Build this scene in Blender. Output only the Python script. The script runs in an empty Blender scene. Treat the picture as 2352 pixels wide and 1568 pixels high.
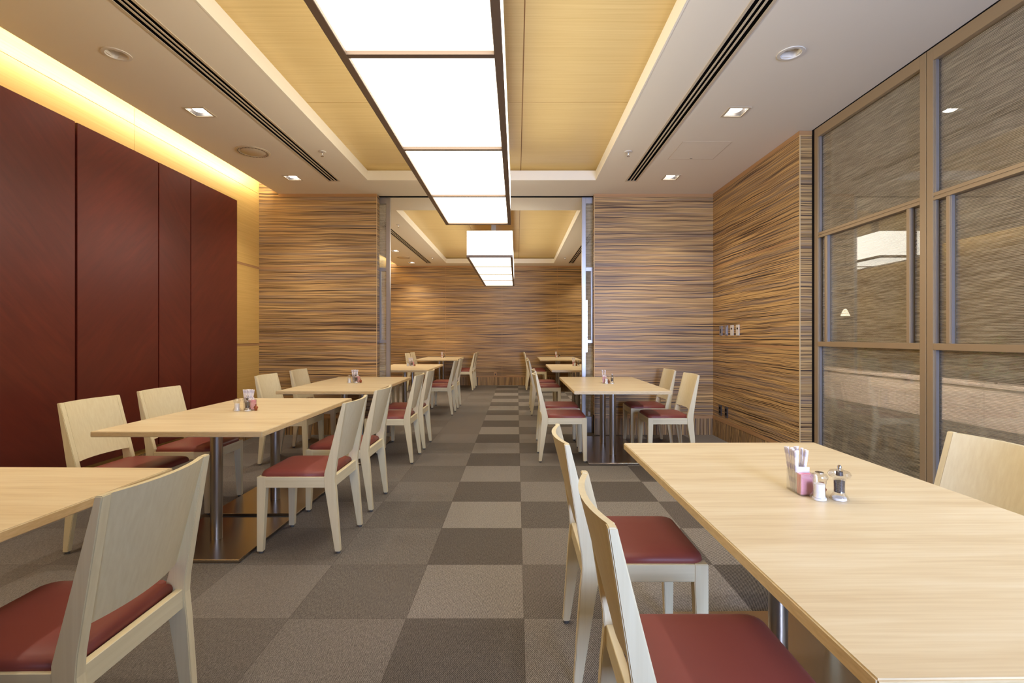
import bpy, bmesh, math, random
from mathutils import Vector, Matrix
random.seed(7)
S = bpy.context.scene
COL = S.collection
PI = math.pi

# ------------------------------------------------------------------ materials
def srgb(r, g, b):
    f = lambda c: (c/12.92 if c <= .04045 else ((c+.055)/1.055)**2.4)
    return (f(r/255), f(g/255), f(b/255), 1)

class NT:
    def __init__(s, name):
        s.m = bpy.data.materials.new(name); s.m.use_nodes = True
        s.t = s.m.node_tree; s.t.nodes.clear()
        s.out = s.t.nodes.new('ShaderNodeOutputMaterial')
    def n(s, typ, ins=None, **kw):
        nd = s.t.nodes.new(typ)
        for k, v in kw.items(): setattr(nd, k, v)
        for k, v in (ins or {}).items():
            if isinstance(v, bpy.types.NodeSocket): s.t.links.new(v, nd.inputs[k])
            else: nd.inputs[k].default_value = v
        return nd
    def math(s, op, a, b=None, c=None):
        ins = {0: a}
        if b is not None: ins[1] = b
        if c is not None: ins[2] = c
        return s.n('ShaderNodeMath', ins, operation=op).outputs[0]
    def mix(s, f, a, b, mode='MIX'):
        nd = s.n('ShaderNodeMix', {}, data_type='RGBA', blend_type=mode)
        for i, v in ((0, f), (6, a), (7, b)):
            if isinstance(v, bpy.types.NodeSocket): s.t.links.new(v, nd.inputs[i])
            else: nd.inputs[i].default_value = v
        return nd.outputs[2]
    def ramp(s, f, stops, interp='LINEAR'):
        nd = s.n('ShaderNodeValToRGB', {0: f}); cr = nd.color_ramp; cr.interpolation = interp
        while len(cr.elements) < len(stops): cr.elements.new(.5)
        for e, (p, c) in zip(cr.elements, stops): e.position = p; e.color = c
        return nd.outputs[0]
    def pos(s, kind='world'):
        if kind == 'world': return s.n('ShaderNodeNewGeometry').outputs['Position']
        return s.n('ShaderNodeTexCoord').outputs['Object']
    def scaled(s, v, sx, sy, sz, rot=(0, 0, 0)):
        return s.n('ShaderNodeMapping', {0: v, 2: rot, 3: (sx, sy, sz)}).outputs[0]
    def noise(s, v, scale=1, detail=2, rough=.5, dist=0):
        return s.n('ShaderNodeTexNoise', {'Vector': v, 'Scale': scale, 'Detail': detail, 'Roughness': rough, 'Distortion': dist}).outputs[0]
    def bsdf(s, color, rough=.5, metal=0, spec=.5, coat=0, bump=None, bstr=.1, bdist=.002, **kw):
        ins = {'Base Color': color, 'Roughness': rough, 'Metallic': metal, 'Specular IOR Level': spec}
        if coat: ins['Coat Weight'] = coat; ins['Coat Roughness'] = .15
        ins.update(kw)
        b = s.n('ShaderNodeBsdfPrincipled', ins)
        if bump is not None:
            bp = s.n('ShaderNodeBump', {'Height': bump, 'Strength': bstr, 'Distance': bdist})
            s.t.links.new(bp.outputs[0], b.inputs['Normal'])
        return b.outputs[0]
    def done(s, sh):
        s.t.links.new(sh, s.out.inputs[0]); return s.m

def plain(name, c, rough=.5, metal=0, spec=.5, **kw):
    t = NT(name); return t.done(t.bsdf(c, rough, metal, spec, **kw))

def zebra(name, vertical=False):
    t = NT(name); p = t.pos()
    if vertical: sc = lambda k, l: t.scaled(p, k, k, l)
    else:        sc = lambda k, l: t.scaled(p, l, l, k)
    wob = t.noise(t.scaled(p, 2.0, 2.0, 2.0), 1, 2)
    w = t.n('ShaderNodeVectorMath', {0: p, 1: t.n('ShaderNodeCombineXYZ', {('X' if vertical else 'Z'): t.math('MULTIPLY', t.math('SUBTRACT', wob, .5), .03)}).outputs[0]}, operation='ADD').outputs[0]
    if vertical: sc = lambda k, l: t.scaled(w, k, k, l)
    else:        sc = lambda k, l: t.scaled(w, l, l, k)
    a = t.noise(sc(165, .7), 1, 1.3, .55)
    b = t.noise(sc(330, 1.2), 1, 1, .5)
    c = t.noise(sc(40, .7), 1, 1, .5)
    f = t.math('ADD', t.math('MULTIPLY', a, .68), t.math('MULTIPLY', b, .32))
    base = t.ramp(f, [(.395, srgb(44, 31, 24)), (.44, srgb(88, 63, 43)), (.47, srgb(170, 132, 84)),
                      (.53, srgb(214, 176, 114)), (.575, srgb(200, 158, 98)), (.622, srgb(94, 68, 48)), (.685, srgb(52, 38, 30))])
    greyf = t.ramp(c, [(.50, (0, 0, 0, 1)), (.66, (1, 1, 1, 1))])
    grey = t.mix(t.math('MULTIPLY', greyf, .5), base, srgb(130, 114, 104))
    return t.done(t.bsdf(grey, .42, 0, .4))

def veneer(name, c1, c2, axis_scale, rough=.45, coord='world', spec=.4, rot=(0, 0, 0), coat=0, big=None):
    t = NT(name); p = t.pos(coord)
    if rot != (0, 0, 0): p = t.scaled(p, 1, 1, 1, rot)
    a = t.noise(t.scaled(p, *axis_scale), 1, 3, .6)
    col = t.ramp(a, [(.3, c1), (.7, c2)])
    if big:
        g = t.noise(t.scaled(p, *big), 1, 2, .5)
        col = t.mix(t.ramp(g, [(.38, (0, 0, 0, 1)), (.62, (1, 1, 1, 1))]), col, t.mix(.5, col, c1))
    return t.done(t.bsdf(col, rough, 0, spec, coat))

M = {}
M['zebra'] = zebra('zebra_wood'); M['zebra_v'] = zebra('zebra_wood_upright', True)
M['cap'] = veneer('tan_trim_wood', srgb(170, 128, 84), srgb(186, 144, 98), (.6, .6, 60))
M['edge'] = plain('pale_edge_strip', srgb(214, 184, 132), .5)
M['yellow'] = veneer('yellow_veneer', srgb(208, 168, 92), srgb(222, 184, 110), (1.2, 1.2, 70), .4)
M['yellow_c'] = veneer('yellow_ceiling_veneer', srgb(220, 190, 128), srgb(232, 205, 146), (1.5, 90, 1.5), .38)
M['red_a'] = veneer('red_lacquer_left', srgb(88, 32, 22), srgb(104, 40, 27), (4, 4, 30), .38, rot=(PI/4, 0, 0), spec=.5, big=(1.2, 1.2, 5))
M['red_b'] = veneer('red_lacquer_right', srgb(88, 32, 22), srgb(104, 40, 27), (4, 4, 30), .38, rot=(-PI/4, 0, 0), spec=.5, big=(1.2, 1.2, 5))
M['gap'] = plain('dark_gap', srgb(30, 14, 14), .8)
def tabletop_mat():
    t = NT('tabletop_laminate'); p = t.pos('obj')
    a = t.noise(t.scaled(p, 1.3, 14, 14), 1, 3, .6); b = t.noise(t.scaled(p, 4, 110, 110), 1, 2, .6)
    f = t.math('ADD', t.math('MULTIPLY', a, .65), t.math('MULTIPLY', b, .35))
    col = t.ramp(f, [(.33, srgb(208, 185, 144)), (.5, srgb(223, 204, 165)), (.66, srgb(233, 218, 184))])
    return t.done(t.bsdf(col, .36, 0, .4))
M['top'] = tabletop_mat()
M['top_edge'] = veneer('tabletop_edge', srgb(204, 176, 126), srgb(220, 194, 146), (30, 30, 200), .45, 'obj')
M['chair'] = veneer('pale_ash_wood', srgb(223, 208, 168), srgb(231, 218, 180), (75, 75, 1.6), .42, 'obj')
M['chair_h'] = veneer('pale_ash_rail', srgb(220, 206, 166), srgb(233, 221, 184), (1.4, 1.4, 40), .42, 'obj')
M['leather'] = plain('red_leather', srgb(132, 66, 58), .45, 0, .4)
M['glide'] = plain('grey_glide', srgb(90, 90, 88), .5)
M['paint'] = plain('ceiling_paint', srgb(236, 226, 207), .8, 0, .2)
M['upstand'] = plain('coffer_white_paint', srgb(238, 230, 212), .7, 0, .2)
M['steel'] = plain('brushed_steel', srgb(170, 165, 160), .3, 1)
M['plate'] = plain('satin_steel_plate', srgb(178, 164, 146), .26, 1)
M['plate_edge'] = plain('polished_steel', srgb(190, 188, 186), .25, 1)
M['bronze'] = plain('bronze_aluminium', srgb(168, 146, 114), .42, .4)
M['alum'] = plain('silver_aluminium', srgb(176, 172, 170), .38, .8)
M['lampframe'] = plain('lamp_bronze_frame', srgb(140, 118, 96), .5, .2)
M['black'] = plain('dark_void', srgb(24, 20, 18), .9, 0, .1)
M['slotframe'] = plain('slot_frame_cream', srgb(205, 188, 160), .5)
M['white'] = plain('white_plastic', srgb(222, 214, 200), .45)
M['chrome'] = plain('chrome', srgb(215, 215, 218), .12, 1)
M['housing'] = plain('lamp_housing', srgb(70, 64, 60), .35, .3)
M['paper'] = plain('white_paper', srgb(240, 234, 230), .6)
M['pink'] = plain('pink_paper', srgb(255, 172, 182), .5)
M['copper'] = plain('copper_foil', srgb(150, 82, 48), .3, .5)
M['salt'] = plain('salt', srgb(244, 242, 240), .8)
M['dgrey'] = plain('dark_plastic', srgb(70, 62, 60), .4)
def pepper_mat():
    t = NT('peppercorns'); v = t.n('ShaderNodeTexVoronoi', {'Vector': t.pos('obj'), 'Scale': 260}).outputs['Distance']
    return t.done(t.bsdf(t.ramp(v, [(.2, srgb(92, 74, 70)), (.6, srgb(30, 24, 26))]), .6))
M['pepper'] = pepper_mat()
def acrylic():
    t = NT('clear_acrylic')
    bf = t.n('ShaderNodeNewGeometry').outputs['Backfacing']
    fr = t.n('ShaderNodeFresnel', {0: t.math('ADD', 1.45, t.math('MULTIPLY', bf, 1/1.45-1.45))}).outputs[0]
    tr = t.n('ShaderNodeBsdfTransparent', {0: (.93, .93, .93, 1)}).outputs[0]
    gl = t.n('ShaderNodeBsdfGlossy', {0: (1, 1, 1, 1), 1: .04}).outputs[0]
    return t.done(t.n('ShaderNodeMixShader', {0: t.math('ADD', t.math('MULTIPLY', fr, .95), .07), 1: tr, 2: gl}).outputs[0])
M['acrylic'] = acrylic()
def sheer():
    t = NT('woven_sheer_glass'); p = t.pos()
    a = t.noise(t.scaled(p, 4, 4, 170), 1, 2, .6); b = t.noise(t.scaled(p, 9, 9, 60), 1, 2, .6)
    wv = t.n('ShaderNodeTexWave', {'Vector': p, 'Scale': 39, 'Distortion': 1.2, 'Detail': 1, 'Detail Scale': 2}, bands_direction='Z').outputs[1]
    f = t.math('ADD', t.math('ADD', t.math('MULTIPLY', a, .5), t.math('MULTIPLY', b, .2)), t.math('MULTIPLY', wv, .22))
    dens = t.ramp(f, [(.34, (.42, .42, .42, 1)), (.58, (.78, .78, .78, 1))])
    col = t.ramp(f, [(.32, srgb(126, 115, 102)), (.46, srgb(190, 177, 158)), (.60, srgb(222, 209, 190))])
    d = t.n('ShaderNodeBsdfDiffuse', {0: col}).outputs[0]
    tl = t.n('ShaderNodeBsdfTranslucent', {0: col}).outputs[0]
    cloth = t.n('ShaderNodeMixShader', {0: .2, 1: d, 2: tl}).outputs[0]
    tr = t.n('ShaderNodeBsdfTransparent').outputs[0]
    return t.done(t.n('ShaderNodeMixShader', {0: t.math('MULTIPLY', dens, .9), 1: tr, 2: cloth}).outputs[0])
M['sheer'] = sheer()
def glass():
    t = NT('clear_glass')
    bf = t.n('ShaderNodeNewGeometry').outputs['Backfacing']
    fr = t.n('ShaderNodeFresnel', {0: t.math('ADD', 1.52, t.math('MULTIPLY', bf, 1/1.52-1.52))}).outputs[0]
    tr = t.n('ShaderNodeBsdfTransparent', {0: (.97, .98, .97, 1)}).outputs[0]
    gl = t.n('ShaderNodeBsdfGlossy', {0: (1, 1, 1, 1), 1: .0}).outputs[0]
    return t.done(t.n('ShaderNodeMixShader', {0: fr, 1: tr, 2: gl}).outputs[0])
M['glass'] = glass()
def emit(name, c, s):
    t = NT(name); return t.done(t.n('ShaderNodeEmission', {0: c, 1: s}).outputs[0])
M['diffuser'] = emit('lit_diffuser', (1, .93, .80, 1), 5.0)
M['diffuser_side'] = emit('lit_side_diffuser', (1, .93, .80, 1), 6.4)
M['bulb'] = emit('lit_bulb', (1, .95, .86, 1), 22)
M['led'] = emit('led_strip', (1, .80, .46, 1), 30)
M['coffer_led'] = emit('coffer_strip', (1, .88, .66, 1), 1.6)
M['lampglow'] = emit('corridor_lamp_glow', (1, .85, .6, 1), 5)
def carpet():
    t = NT('carpet_tiles'); p = t.pos(); s = t.n('ShaderNodeSeparateXYZ', {0: p})
    ux = t.math('DIVIDE', t.math('SUBTRACT', s.outputs[0], .03), .5); uy = t.math('DIVIDE', t.math('SUBTRACT', s.outputs[1], 2.116), .5)
    ix = t.math('FLOOR', ux); iy = t.math('FLOOR', uy)
    par = t.math('FLOORED_MODULO', t.math('ADD', ix, iy), 2.0)
    idv = t.n('ShaderNodeCombineXYZ', {0: ix, 1: iy}).outputs[0]
    wn = t.n('ShaderNodeTexWhiteNoise', {'Vector': idv}, noise_dimensions='2D').outputs[0]
    sp = t.noise(t.scaled(p, 210, 210, 210), 1, 2, .6)
    st = t.noise(t.scaled(p, 330, 45, 45, (0, 0, .6)), 1, 1.5, .6)
    st2 = t.noise(t.scaled(p, 300, 30, 30), 1, 1.5, .6)
    rib = t.n('ShaderNodeTexWave', {'Vector': t.scaled(p, 1, 1, 1, (0, 0, .55)), 'Scale': 52, 'Distortion': 1.6, 'Detail': 1, 'Detail Scale': 3}, bands_direction='X').outputs[1]
    wn2 = t.n('ShaderNodeTexWhiteNoise', {'Vector': t.n('ShaderNodeCombineXYZ', {0: iy, 1: ix}).outputs[0]}, noise_dimensions='2D').outputs[0]
    tex = t.mix(t.math('ADD', .12, t.math('MULTIPLY', wn2, .4)), t.mix(.5, sp, st), rib)
    light = t.ramp(tex, [(.30, srgb(76, 70, 64)), (.5, srgb(126, 118, 108)), (.70, srgb(178, 169, 157))])
    mid = t.ramp(tex, [(.30, srgb(66, 60, 55)), (.5, srgb(107, 99, 90)), (.70, srgb(152, 142, 131))])
    dark = t.ramp(tex, [(.30, srgb(58, 52, 47)), (.5, srgb(91, 83, 75)), (.70, srgb(131, 121, 110))])
    left = t.math('LESS_THAN', ix, -1.5); zero = t.math('COMPARE', ix, 0.0, .25)
    soft = t.math('ADD', t.math('MULTIPLY', left, .8), t.math('MULTIPLY', zero, .35))
    col = t.mix(par, t.mix(soft, dark, mid), t.mix(soft, light, mid))
    hsv = t.n('ShaderNodeHueSaturation', {'Saturation': .78, 'Value': t.math('ADD', .92, t.math('MULTIPLY', wn, .16)), 'Color': col}).outputs[0]
    ex = t.math('ABSOLUTE', t.math('SUBTRACT', t.math('FRACT', ux), .5)); ey = t.math('ABSOLUTE', t.math('SUBTRACT', t.math('FRACT', uy), .5))
    ed = t.math('GREATER_THAN', t.math('MAXIMUM', ex, ey), .4965)
    hsv = t.mix(t.math('MULTIPLY', ed, .35), hsv, srgb(60, 50, 44))
    return t.done(t.bsdf(hsv, .95, 0, .1, bump=sp, bstr=.35, bdist=.003))
M['carpet'] = carpet()
def stone():
    t = NT('pale_stone'); s = t.n('ShaderNodeSeparateXYZ', {0: t.pos()}); u = t.math('FRACT', t.math('DIVIDE', s.outputs[1], 1.1))
    return t.done(t.bsdf(t.mix(t.math('LESS_THAN', u, .008), srgb(226, 206, 192), srgb(110, 96, 84)), .6))
M['stone'] = stone()
M['corr_floor'] = plain('corridor_carpet', srgb(52, 44, 38), .9)
M['corr_wall'] = plain('corridor_wall', srgb(104, 88, 70), .8)
M['leaf'] = plain('leaf_green', srgb(92, 112, 60), .6)
M['leaf_pale'] = plain('pale_blossom', srgb(220, 210, 190), .6)

# ------------------------------------------------------------------ mesh helpers
def bm_box(bm, x0, x1, y0, y1, z0, z1, mat=0):
    v = [bm.verts.new(c) for c in ((x0,y0,z0),(x1,y0,z0),(x1,y1,z0),(x0,y1,z0),(x0,y0,z1),(x1,y0,z1),(x1,y1,z1),(x0,y1,z1))]
    fs = []
    for q in ((3,2,1,0),(4,5,6,7),(0,1,5,4),(1,2,6,5),(2,3,7,6),(3,0,4,7)):
        f = bm.faces.new([v[i] for i in q]); f.material_index = mat; fs.append(f)
    return fs
def bm_prism(bm, poly, axis, a0, a1, mat=0):
    """poly: list of 2-D points; extruded along axis ('x','y','z') from a0 to a1"""
    def P(u, v, a):
        return {'x': (a, u, v), 'y': (u, a, v), 'z': (u, v, a)}[axis]
    A = [bm.verts.new(P(u, v, a0)) for u, v in poly]; B = [bm.verts.new(P(u, v, a1)) for u, v in poly]
    n = len(poly)
    bm.faces.new(A[::-1]).material_index = mat; bm.faces.new(B).material_index = mat
    for i in range(n):
        bm.faces.new((A[i], A[(i+1) % n], B[(i+1) % n], B[i])).material_index = mat
def bm_lathe(bm, prof, n=20, c=(0, 0), close=True, mat=0):
    rings = []
    for r, z in prof:
        if r < 1e-5: rings.append([bm.verts.new((c[0], c[1], z))])
        else: rings.append([bm.verts.new((c[0]+r*math.cos(2*PI*i/n), c[1]+r*math.sin(2*PI*i/n), z)) for i in range(n)])
    for a, b in zip(rings, rings[1:]):
        for i in range(n):
            j = (i+1) % n
            vs = []
            for v in ((a[i] if len(a) > 1 else a[0]), (a[j] if len(a) > 1 else a[0]), (b[j] if len(b) > 1 else b[0]), (b[i] if len(b) > 1 else b[0])):
                if v not in vs: vs.append(v)
            if len(vs) > 2: bm.faces.new(vs).material_index = mat
def bevel(bm, w, seg=2):
    bmesh.ops.recalc_face_normals(bm, faces=bm.faces)
    es = [e for e in bm.edges if len(e.link_faces) == 2 and e.calc_face_angle(0) > .5]
    bmesh.ops.bevel(bm, geom=es, offset=w, segments=seg, affect='EDGES', clamp_overlap=True)
def obj(name, bm, mats, parent=None, smooth=False, loc=None):
    bmesh.ops.recalc_face_normals(bm, faces=bm.faces)
    me = bpy.data.meshes.new(name); bm.to_mesh(me); bm.free()
    if not isinstance(mats, (list, tuple)): mats = [mats]
    for m in mats: me.materials.append(m)
    if smooth:
        me.polygons.foreach_set('use_smooth', [True]*len(me.polygons))
        if smooth != 'all': me.set_sharp_from_angle(angle=smooth if isinstance(smooth, float) else .7)
    o = bpy.data.objects.new(name, me); COL.objects.link(o)
    if parent: o.parent = parent
    if loc: o.location = loc
    return o
def boxo(name, b, mats, parent=None, bev=0, smooth=False):
    bm = bmesh.new(); bm_box(bm, *b)
    if bev: bevel(bm, bev)
    return obj(name, bm, mats, parent, smooth)
def tag(o, label=None, cat=None, group=None, kind=None):
    for k, v in (('label', label), ('category', cat), ('group', group), ('kind', kind)):
        if v: o[k] = v
    return o
def empty(name, loc=(0, 0, 0), rz=0):
    o = bpy.data.objects.new(name, None); COL.objects.link(o); o.location = loc; o.rotation_euler = (0, 0, rz)
    o.empty_display_size = .1
    return o
def struct(name, bm, mats, parent=None, smooth=False):
    o = obj(name, bm, mats, parent, smooth)
    if not parent: o['kind'] = 'structure'
    return o
def sbox(name, b, mats, parent=None, bev=0):
    o = boxo(name, b, mats, parent, bev)
    if not parent: o['kind'] = 'structure'
    return o
def copy_tree(o, parent=None):
    c = o.copy(); COL.objects.link(c)
    if parent: c.parent = parent
    for ch in list(o.children): copy_tree(ch, c)
    return c

# ------------------------------------------------------------------ room
CH = 1.198                       # eye height
H = CH + 1.747                   # ceiling
XL, XR, XW = -3.152, 2.40, 2.50  # left wall, right wall, window plane
YP, YP2 = 6.086, 6.205           # dividing wall front / back face
YB = 12.28                       # far wall
YN = -1.9                        # wall behind the camera

sbox('floor', (XL-.1, XW+.06, YN-.1, YB+.1, -.06, 0), M['carpet'])
sbox('floor_corridor', (XW+.06, 8.3, YN-.1, YB+.1, -.06, 0), M['corr_floor'])
# --- ceiling: one slab with the openings cut out
MC = (-1.675, .893, .3, 5.562)      # coffer of the near room
BC = (-1.68, .893, 6.862, 11.816)   # coffer of the back room
SLOTS = [(-2.103, -1.993, .5, 5.58), (1.228, 1.338, .5, 5.58), (-2.138, -2.028, 7.0, 11.816), (1.228, 1.338, 7.0, 11.816)]
SQ = [(-2.468, 3.870), (1.703, 3.870), (-2.465, 5.471), (1.690, 5.456), (-2.474, 10.136), (-2.477, 11.746)]
RD = [(-2.474, 3.077), (1.690, 3.067)]
holes = [MC, BC] + SLOTS + [(x-.07, x+.07, y-.07, y+.07) for x, y in SQ] + [(x-.048, x+.048, y-.048, y+.048) for x, y in RD]
def slab(bm, x0, x1, y0, y1, z0, z1, holes):
    xs = sorted({x0, x1} | {h[i] for h in holes for i in (0, 1) if x0 < h[i] < x1})
    ys = sorted({y0, y1} | {h[i] for h in holes for i in (2, 3) if y0 < h[i] < y1})
    ins = lambda cx, cy: any(h[0] < cx < h[1] and h[2] < cy < h[3] for h in holes)
    cells = {(i, j) for i in range(len(xs)-1) for j in range(len(ys)-1) if not ins((xs[i]+xs[i+1])/2, (ys[j]+ys[j+1])/2)}
    V = {}
    def v(i, j, k):
        if (i, j, k) not in V: V[(i, j, k)] = bm.verts.new((xs[i], ys[j], (z0, z1)[k]))
        return V[(i, j, k)]
    for i, j in cells:
        bm.faces.new((v(i,j,0), v(i,j+1,0), v(i+1,j+1,0), v(i+1,j,0))); bm.faces.new((v(i,j,1), v(i+1,j,1), v(i+1,j+1,1), v(i,j+1,1)))
        for di, dj, a, b in ((-1,0,(i,j),(i,j+1)), (1,0,(i+1,j+1),(i+1,j)), (0,-1,(i+1,j),(i,j)), (0,1,(i,j+1),(i+1,j+1))):
            if (i+di, j+dj) not in cells:
                bm.faces.new((v(*a,0), v(*b,0), v(*b,1), v(*a,1)))
bm = bmesh.new(); slab(bm, -2.913, 8.3, YN, YB, H, H+.03, holes); struct('ceiling', bm, M['paint'])
# roof over the coffers, the cove and everything else
sbox('ceiling_upper', (XL-.1, 8.3, YN-.1, YB+.1, H+.34, H+.38), M['paint'])
# coffer upstands and yellow ceiling panels
for n, (x0, x1, y0, y1) in enumerate((MC, BC)):
    bm = bmesh.new(); t = .012; z0, z1 = H-.0, H+.105
    for b in ((x0, x0+t, y0, y1), (x1-t, x1, y0, y1), (x0+t, x1-t, y0, y0+t), (x0+t, x1-t, y1-t, y1)): bm_box(bm, *b, z0-.002, z1)
    struct('trim_%d' % (n+1), bm, M['upstand'])
    # yellow veneered panels with open joints
    zc = H+.15; g = .004; e = .44
    xs = [x0-e, -.806, .046, x1+e]
    ys = [y0-e, 1.2, 2.62, 4.03, y1+e] if n == 0 else [y0-e, 7.4, 8.8, 10.2, y1+e]
    bm = bmesh.new()
    bm_box(bm, x0-e, x1+e, y0-e, y1+e, zc+.012, zc+.03, 1)
    for i in range(3):
        for j in range(len(ys)-1): bm_box(bm, xs[i]+g, xs[i+1]-g, ys[j]+g, ys[j+1]-g, zc, zc+.0125)
    struct('ceiling_panel_%d' % (n+1), bm, [M['yellow_c'], M['cap']])
    bm = bmesh.new(); q = .03
    for b in ((x0-.09, x0-.06, y0, y1), (x1+.06, x1+.09, y0, y1), (x0, x1, y0-.09, y0-.06), (x0, x1, y1+.06, y1+.09)): bm_box(bm, *b, H+.032, H+.045)
    struct('trim_%d' % (n+3), bm, M['coffer_led'])
# --- left wall (yellow veneer) in courses with pale joints
bm = bmesh.new()
bm_box(bm, XL-.08, XL-.006, YN, YB, 0, H+.34, 1)
zj = [.21, 1.118, 2.048, 2.942, H+.34]; yj = [YN, 1.3, 4.10, 6.9, 9.7, YB]
for a, b in zip(zj, zj[1:]):
    for c, d in zip(yj, yj[1:]): bm_box(bm, XL-.006, XL, c+.002, d-.002, a+.002, b-.002)
struct('wall_left', bm, [M['yellow'], M['cap']])
for i, z in enumerate((1.118, 2.048)):
    sbox('trim_%d' % (5+i), (XL, XL+.002, YN, YP, z-.026, z-.002), M['cap'])
sbox('baseboard_left', (XL, XL+.012, YN, YB, 0, .21), M['zebra_v'])
# --- dividing walls
def wood_wall(name, x0, x1, y0, y1, z1):
    """zebra veneered wall in three courses"""
    bm = bmesh.new()
    bm_box(bm, x0+.004, x1-.004, y0+.004, y1-.004, 0, z1, 1)
    zs = [.234, 1.12, 2.05, z1-.001]
    for a, b in zip(zs, zs[1:]): bm_box(bm, x0, x1, y0, y1, a+.0015, b-.0015)
    return struct(name, bm, [M['zebra'], M['black']])
wood_wall('wall_middle_left', XL, -1.712, YP, YP2, H+.34)
wood_wall('wall_middle_right', .948, XR+.1, YP, YP2, H)
wood_wall('wall_back', XL, XW+.2, YB, YB+.1, H+.34)
wood_wall('wall_right', XR, XR+.105, 4.222, YP, H)
wood_wall('wall_right_back', XR, XR+.1, YP2, YB, H)
wood_wall('wall_near', XL, 8.3, YN-.1, YN, H)
# baseboards, cap trims and edge strips
def base(name, b, inset=.0): sbox(name, b, M['zebra_v'])
base('baseboard_middle_left', (XL+.012, -1.714, YP-.006, YP, 0, .2))
base('baseboard_middle_right', (.95, XR, YP-.006, YP, 0, .2))
base('baseboard_right', (XR-.006, XR, 4.224, YP-.006, 0, .2))
base('baseboard_back', (XL+.012, XR, YB-.006, YB, 0, .2))
k = 7
for b in ((-2.913, -1.712, YP-.003, YP+.01, H-.037, H-.001), (.948, XR, YP-.003, YP+.01, H-.037, H-.001), (XR-.003, XR+.01, 4.222, YP-.003, H-.037, H-.001), (XR-.003, XR+.105, 4.219, 4.222, H-.037, H-.001),
          (-2.9, XR, YB-.003, YB+.01, H-.037, H-.001),
          (XL+.012, -1.712, YP-.009, YP, .2, .234), (.948, XR, YP-.009, YP, .2, .234), (XR-.009, XR, 4.222, YP-.009, .2, .234), (XL+.012, XR, YB-.009, YB, .2, .234)):
    sbox('trim_%d' % k, b, M['cap']); k += 1
for b in ((-1.716, -1.711, YP-.002, YP+.006, .0, H-.001), (.947, .952, YP-.002, YP+.006, 0, H-.001), (XR-.002, XR+.006, 4.220, 4.227, 0, H-.001)):
    sbox('trim_%d' % k, b, M['edge']); k += 1
for z in (1.106, 2.036):
    for b in ((XL, -1.713, YP-.001, YP+.01, z-.011, z+.012), (.949, XR, YP-.001, YP+.01, z-.011, z+.012), (XR-.001, XR+.01, 4.223, YP, z-.011, z+.012)):
        sbox('trim_%d' % k, b, M['cap']); k += 1
# far wall vertical joints
for x in (-1.757, -.365, 1.0):
    sbox('trim_%d' % k, (x-.003, x+.003, YB-.0015, YB, .234, H-.037), M['cap']); k += 1
# --- track of the sliding doors in the ceiling
sbox('trim_%d' % k, (-1.72, .95, YP2-.02, YP2+.03, H-.006, H+.0), M['black']); k += 1

# --- glazed sliding leaves and the glazed right wall
def glazed(name, along, a0, a1, face, depth, metal, both_sash=True, sash_inset=.085, left_sash=True, right_sash=True):
    """leaf of bronze rails with three sheer panes; along 'x' or 'y', room face at `face`"""
    root = empty(name); root['kind'] = 'structure'
    sg = 1 if depth > 0 else -1
    def B(bm, u0, u1, d0, d1, z0, z1, mat=0):
        d0, d1 = face+sg*d0, face+sg*d1
        if d0 > d1: d0, d1 = d1, d0
        if along == 'x': return bm_box(bm, u0, u1, d0, d1, z0, z1, mat)
        return bm_box(bm, d0, d1, u0, u1, z0, z1, mat)
    st, D = .048, abs(depth)
    zt = H-.006
    def part(nm, rects, m, parent=root, bev=.0015):
        bm = bmesh.new()
        for r in rects: B(bm, *r)
        if bev: bevel(bm, bev, 1)
        return obj(nm, bm, m, parent)
    part('stile', [(a0, a0+st, 0, D, 0, zt)], metal); part('stile', [(a1-st, a1, 0, D, 0, zt)], metal)
    i0, i1 = a0+st, a1-st
    part('top_rail', [(i0, i1, 0, D, zt-.078, zt)], metal)
    part('upper_rail', [(i0, i1, .002, D, 2.043, 2.063), (i0, i1, .006, D, 2.034, 2.043), (i0, i1, 0, D, 2.018, 2.034)], metal, bev=0)
    part('lower_rail', [(i0, i1, .0, D, 1.118, 1.158)], metal)
    part('bottom_rail', [(i0, i1, 0, D, 0, .2)], metal)
    sw = .026
    if left_sash: part('sash_bar', [(i0+sash_inset, i0+sash_inset+sw, .004, D, 1.158, 2.018)], metal)
    if right_sash: part('sash_bar', [(i1-sash_inset-sw, i1-sash_inset, .004, D, 1.158, 2.018)], metal)
    if along == 'y':
        for z0, z1 in ((2.063, zt-.078), (1.158, 2.018), (.2, 1.118)): part('glazing_bead', [(i1-.011, i1, .010, D*.5, z0, z1)], M['alum'], bev=0)
        for u in (i0+sash_inset, i1-sash_inset-sw): part('glazing_bead', [(u-.007, u, .010, D*.5, 1.158, 2.018)], M['alum'], bev=0)
    for nm, z0, z1 in (('upper_pane', 2.063, zt-.078), ('middle_pane', 1.158, 2.018), ('lower_pane', .2, 1.118)):
        part(nm, [(i0, i1, D*.5, D*.5+.006, z0, z1)], M['glass'], bev=0)
        part(nm.replace('pane', 'sheer'), [(i0, i1, D*.5+.012, D*.5+.0145, z0, z1)], M['sheer'], bev=0)
    return root
for i, (y0, y1) in enumerate(((3.047, 4.19), (1.90, 3.043))):
    glazed('window_%d' % (i+1), 'y', y0, y1, XW+.005, .055, M['bronze'])
for i, (y0, y1) in enumerate(((-1.85, -.80), (-.78, .25), (.27, 1.88))):
    glazed('window_%d' % (i+3), 'y', y0, y1, XW+.005, .055, M['bronze'])
sbox('trim_%d' % k, (XW+.002, XW+.06, YN, 4.218, H-.006, H), M['black']); k += 1
sbox('trim_%d' % k, (XW+.004, XW+.075, 4.191, 4.24, 0, H-.007), M['black']); k += 1
glazed('door_1', 'x', -2.65, -1.586, YP2+.015, .045, M['alum'], left_sash=False, sash_inset=.066)
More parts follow.
